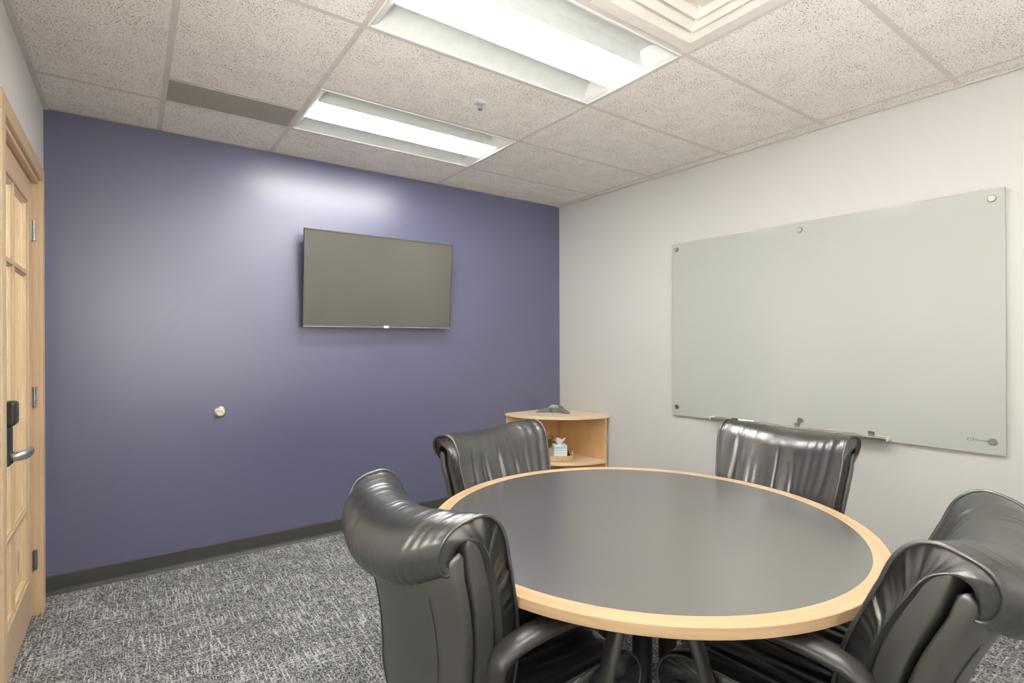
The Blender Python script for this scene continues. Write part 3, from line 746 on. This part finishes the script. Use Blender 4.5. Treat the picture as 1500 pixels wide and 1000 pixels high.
def pad(outer, inner, mapping, nt=130, nu=171, seed=0, fold=.008, crease=.004, roll=False, rel=None):
    """C-shaped upholstered pad: an outer and an inner skin swept across the width with gathers."""
    O = resample(catmull([(a,c,0) for a,c in outer], 10), nt); I = resample(catmull([(a,c,0) for a,c in inner], 10), nt)
    us = [math.sin(PI/2*(-1+2*k/(nu-1)))*.35+(-1+2*k/(nu-1))*.65 for k in range(nu)]
    rn = random.Random(int(seed*100)); folds = []
    for k in range(8):
        folds.append((-.86+1.72*(k+.5)/8+rn.uniform(-.07,.07), rn.uniform(-.35,.35), rn.uniform(-.02,.02), fold*rn.uniform(.35,1.0), rn.uniform(.028,.055), rn.uniform(-.1,.15), rn.uniform(.52,.70)))
    folds.append((.02, .04, .006, fold*.8, .018, -.1, .6))
    v = []; f = []
    for side in (0, 1):
        for iu, u in enumerate(us):
            e = 1-sstep(.90,1.0,abs(u))*(1-.86)               # edge rounding
            for it in range(nt):
                t = it/(nt-1); mid = (O[it]+I[it])/2; hv = (O[it]-I[it])/2
                if roll:
                    rr = sstep(.58,1.0,t); e = (1-sstep(.90,1.0,abs(u))*.14)*(1-rr)+rr*(1-sstep(.62,1.0,abs(u))*.55)
                    mid = mid.lerp(I[it], rr*.25*sstep(.62,1,abs(u)))
                nl = hv.normalized() if hv.length > 1e-6 else Vector((1,0,0))
                if side == 0:
                    fr = rel(t) if rel else 1
                    n1 = noise.noise(Vector((u*3.2+.3*math.sin(t*4+seed), t*1.4, seed)))
                    n2 = noise.noise(Vector((u*9+.5*math.sin(t*5+u*3), t*2.2, seed+7.3)))
                    n3 = noise.noise(Vector((u*24+t*1.5, t*5.0, seed+3.1)))
                    d = n1*.010+n2*.0045
                    for (uf, sl, cv, dp, wf, ta, tb_) in folds:
                        ww = sstep(ta, ta+.10, t)*sstep(tb_, tb_-.12, t)
                        if ww > 0:
                            q = (u-(uf+sl*(t-.25)+cv*math.sin(t*9+uf*5)))/wf
                            if abs(q) < 4: d += ww*dp*(-math.exp(-q*q)+.55*math.exp(-(q-1.9)**2)+.4*math.exp(-(q+2.0)**2))
                    d = fr*d+(.22+.25*(1-fr))*n3*crease*(.4+1.2*abs(n1))
                    edge = sstep(.78,1,abs(u))
                    d *= 1-.5*edge
                    d += edge*.0028*noise.noise(Vector((t*42, u*3, seed)))
                    d += .006*(1-u*u)                              # plump in the middle
                    p = mid+hv*e+nl*d
                else:
                    p = mid-hv*e
                v.append(mapping(u, p.x, p.y))
    A = nu*nt
    for iu in range(nu-1):
        for it in range(nt-1):
            a = iu*nt+it; f.append((a, a+1, a+nt+1, a+nt)); f.append((A+a, A+a+nt, A+a+nt+1, A+a+1))
    for iu in range(nu-1):
        for it in (0, nt-1):
            a = iu*nt+it; f.append((a, a+nt, A+a+nt, A+a))
    # gathered end caps: a crease line between the skins, sunk inward
    for iu in (0, nu-1):
        u = us[iu]; o = len(v)
        for it in range(nt):
            t = it/(nt-1); mid = (O[it]+I[it])/2
            g = (.026+.010*noise.noise(Vector((t*38, seed, iu*1.0))))*(1-(.7*sstep(.55,.85,t) if roll else 0)); mid = mid.lerp(I[it], .45)
            p = mapping(u, mid.x, mid.y); p.x -= math.copysign(g, u); v.append(p)
        for it in range(nt-1):
            a = iu*nt+it; f.append((a, a+1, o+it+1, o+it)); f.append((o+it, o+it+1, A+a+1, A+a))
        for it in (0, nt-1):
            a = iu*nt+it; f.append((a, o+it, A+a))
    b = MB(); b.add(v, f)
    pipes = []
    for s_ in (-1, 1):
        pts = []; pipe = MB()
        for it in range(0, nt, 1):
            mid = (O[it]+I[it])/2; hv = (O[it]-I[it])/2; rr = sstep(.58,1.0,it/(nt-1)) if roll else 0
            p = mid.lerp(I[it], .25*rr)+hv*(.90-.42*rr)
            pts.append(mapping(s_*.992, p.x, p.y))
        pipe.tube(pts, .0046, n=8); pipes.append(pipe)
    return b, pipes

def rounded_slab(fc, th, hw, h0, h1, nh=40, n=36, bulge=.0, ey=.7, ex=.35):
    """loft of rounded-rectangle sections (width by thickness) up the back"""
    v = []; f = []
    for i in range(nh+1):
        q = i/nh; h = h0+(h1-h0)*q
        cap = min(1, math.sqrt(max(0,1-(max(0,(q-.93)/.07))**2))+.25)
        for k in range(n):
            a = 2*PI*k/n; c, s = math.cos(a), math.sin(a)
            x = math.copysign(abs(c)**ex, c); y = math.copysign(abs(s)**ey, s)
            v.append(back_map(x*hw/CW, fc+y*th/2*cap - (bulge*(1-x*x) if y < 0 else 0), h))
    for i in range(nh):
        for k in range(n): f.append((i*n+k, i*n+(k+1)%n, (i+1)*n+(k+1)%n, (i+1)*n+k))
    f.append(tuple(range(n-1,-1,-1))); f.append(tuple(nh*n+k for k in range(n)))
    b = MB(); b.add(v, f); return b

def make_chair(tilt=9, seed=1.7, fold=.015, ady=0, adz=0):
    global TH_
    TH_ = math.radians(tilt)
    t = thing('office_chair', 'x', 'chair')
    # back cushion that folds over the top into a padded roll
    outer = [(.020,-.055),(.050,-.045),(.066,.0),(.072,.09),(.066,.19),(.061,.29),(.060,.37),(.050,.435),(.022,.483),(-.022,.507),(-.074,.502),(-.114,.481),(-.138,.449),(-.143,.413),(-.133,.382),(-.110,.363),(-.091,.365)]
    inner = [(.006,-.045),(.012,-.030),(.014,.0),(.016,.09),(.014,.19),(.010,.29),(.006,.36),(-.002,.405),(-.018,.432),(-.040,.440),(-.060,.432),(-.074,.412),(-.081,.405),(-.085,.395),(-.087,.386),(-.086,.378),(-.085,.370)]
    b, pipe = pad(outer, inner, roll_map, seed=seed, fold=fold, crease=.005, roll=True, rel=lambda q: 1.0-.80*sstep(.52,.72,q))
    c = part(b, 'back_cushion', M['leather'], t, smooth=180)
    for q in pipe: part(q, 'piping', M['piping'], c, smooth=180)
    # rear shell and the gusset between shell and cushion
    sh = part(rounded_slab(-.064, .046, .258, -.13, .425, n=60, bulge=.008, ey=.5, ex=.22), 'backrest', M['leather2'], t, smooth=180)
    part(rounded_slab(-.010, .058, .252, -.10, .452, n=60, ey=.22, ex=.16), 'gusset', M['leather2'], t, smooth=180)
    for s_ in (-1,1):
        b = MB(); pts = [back_map(s_*(.66), -.0885-.0035, -.12+.44*k/30) for k in range(31)]
        b.tube(pts, .0022, n=6); part(b, 'seam', M['piping'], sh, smooth=180)
    # seat
    outer = [(-.235,.452),(-.20,.474),(-.10,.484),(0,.488),(.10,.490),(.20,.488),(.252,.474),(.285,.445),(.298,.405),(.288,.365),(.262,.345)]
    inner = [(-.235,.430),(-.20,.425),(-.10,.424),(0,.424),(.10,.424),(.18,.422),(.22,.416),(.238,.404),(.244,.390),(.244,.376),(.244,.362)]
    b, pipe = pad(outer, inner, seat_map, nt=90, nu=131, seed=9.2, fold=.006, crease=.004)
    c = part(b, 'seat_cushion', M['leather'], t, smooth=180); [part(q, 'piping', M['piping'], c, smooth=180) for q in pipe]
    b = MB(); b.box(-.235,.235,-.225,.238,.365,.425); part(b, 'seat_base', M['leather2'], t, smooth=40, bevel=.018, bseg=4)
    # loop arms
    for s_ in (-1,1):
        X = s_*.296
        loop = [(s_*.20,-.10,.362),(s_*.255,-.125,.372),(X,-.165,.43),(X,-.215,.55),(X,-.225,.622),(X,-.190,.655),(X,-.10,.668),(X,.02,.666),(X,.10,.652),(X,.155,.630),(X,.174,.590),(X,.150,.53),(X,.115,.44),(s_*.265,.075,.374),(s_*.20,.06,.362)]
        loop = [(p[0], p[1]+ady, p[2]+adz*sstep(.40,.6,p[2])) for p in loop]
        P = catmull(loop, 8); n = len(P)
        tp = []
        for p in P: tp.append(1.0 if p.z < .55 else 1+.35*sstep(.60,.67,p.z)*sstep(.16,.02,p.y))
        b = MB(); b.tube(P, .026, .0150, 16, side=(1,0,0), taper=tp); part(b, 'arm', M['black_plastic'], t, smooth=180)
    b = MB(); b.box(-.11,.11,-.15,.12,.318,.364); part(b, 'tilt_mechanism', M['black_satin'], t, bevel=.01)
    b = MB(); b.box(-.035,.035,-.235,-.15,.32,.35); b.tube([(0,-.20,.335),(0,-.285,.36),(0,-.315,.42)], .03, .01, 12, side=(1,0,0)); part(b, 'back_bracket', M['black_satin'], t, smooth=40)
    b = MB(); b.lathe([(.0001,.10),(.028,.10),(.028,.22),(.016,.222),(.016,.319),(.0001,.319)], 24); part(b, 'gas_lift', M['black_satin'], t, smooth=40)
    for k in range(5):
        a = PI/2+PI/5+2*PI*k/5; d = Vector((math.cos(a),math.sin(a),0))
        b = MB(); b.tube([d*.0+Vector((0,0,.105)), d*.06+Vector((0,0,.108)), d*.18+Vector((0,0,.094)), d*.285+Vector((0,0,.074))], .024, .017, 12, taper=[1.2,1.1,.9,.75])
        lg = part(b, 'base_leg', M['black_plastic'], t, smooth=180)
        b = MB(); sd = Vector((-d.y,d.x,0)); c0 = d*.285
        for s_ in (-1,1):
            p = c0+sd*(.013*s_); R_ = .027; v = []; n = 20; f = []
            for e_, r in ((-.009,.0001),(-.009,.9*R_),(-.005,R_),(.005,R_),(.009,.9*R_),(.009,.0001)):
                for q in range(n):
                    g = 2*PI*q/n; v.append(p+sd*e_+d*(r*math.cos(g))+Vector((0,0,R_+r*math.sin(g))))
            for i in range(5):
                for q in range(n): f.append((i*n+q, i*n+(q+1)%n, (i+1)*n+(q+1)%n, (i+1)*n+q))
            b.add(v, f)
        part(b, 'caster', M['black_satin'], lg, smooth=40)
    return t
CH = [  # top-middle x, y ; facing angle from +x (deg) ; width, height scale ; recline ; seed ; fold depth ; arm shift ; label
    (-.200,-2.487, 2, .98, 1.0, 9.5, 1.7, .011, 0, 0, 'black leather chair in the foreground left, its back roll turned to the camera'),
    (.781,-3.448, 94.5, 1.0, 1.01, 20.5, 4.1, .012, 0, 0, 'black leather chair at the right frame edge, seen from behind'),
    (.615,-1.620,-77, 1.11, .985, 9, 6.4, .015, 0, 0, 'black leather chair in front of the blue wall and corner shelf'),
    (1.670,-2.540,178, 1.03, 1.0, 9, 8.8, .007, .07, -.04, 'black leather chair in front of the glass board wall'),
]
for x, y, ang, sx, sz, tilt, seed, fold, ady, adz, lab in CH:
    o = make_chair(tilt, seed, fold, ady, adz)
    r = math.radians(ang); fw = Vector((math.cos(r),math.sin(r))); back = .235+.5*math.sin(math.radians(tilt))
    o.location = (x+fw.x*back, y+fw.y*back, 0); o.rotation_euler = (0,0,r-PI/2); o.scale = (sx,1,sz)
    tag(o, lab, 'chair', 'black leather chairs round the table')

# ------------------------------------------------------------------ corridor lamp and world
L = bpy.data.lights.new('corridor_lamp','AREA'); L.shape = 'RECTANGLE'; L.size = .6; L.size_y = 3; L.energy = 30; L.color = (1,.97,.93)
lo = bpy.data.objects.new('corridor_lamp', L); COL.objects.link(lo); lo.location = (-1.85,-2.0,H-.03)
tag(lo, 'ceiling lamp of the corridor beyond the door', 'lamp')
wd = bpy.data.worlds.new('World'); S.world = wd; wd.use_nodes = True
wd.node_tree.nodes['Background'].inputs[0].default_value = (.9,.95,1,1); wd.node_tree.nodes['Background'].inputs[1].default_value = .6

# ------------------------------------------------------------------ camera
cd = bpy.data.cameras.new('camera'); cd.sensor_width = 36; cd.sensor_fit = 'HORIZONTAL'; cd.lens = 36*774.87/1500; cd.clip_start = .02
co = bpy.data.objects.new('camera', cd); COL.objects.link(co)
yaw_, pit, rol = .6247, .0001, -.0032
fwd = Vector((math.sin(yaw_)*math.cos(pit), math.cos(yaw_)*math.cos(pit), math.sin(pit))); rt_ = Vector((math.cos(yaw_),-math.sin(yaw_),0)); up_ = rt_.cross(fwd)
r2 = rt_*math.cos(rol)+up_*math.sin(rol); u2 = -rt_*math.sin(rol)+up_*math.cos(rol)
m = Matrix((r2, u2, -fwd)).transposed().to_4x4(); m.translation = CAM; co.matrix_world = m
S.camera = co
S.view_settings.view_transform = 'Standard'; S.view_settings.look = 'None'; S.view_settings.gamma = 1
S.view_settings.use_curve_mapping = False; S.view_settings.exposure = 0.64
S.cycles.max_bounces = 10; S.cycles.diffuse_bounces = 6
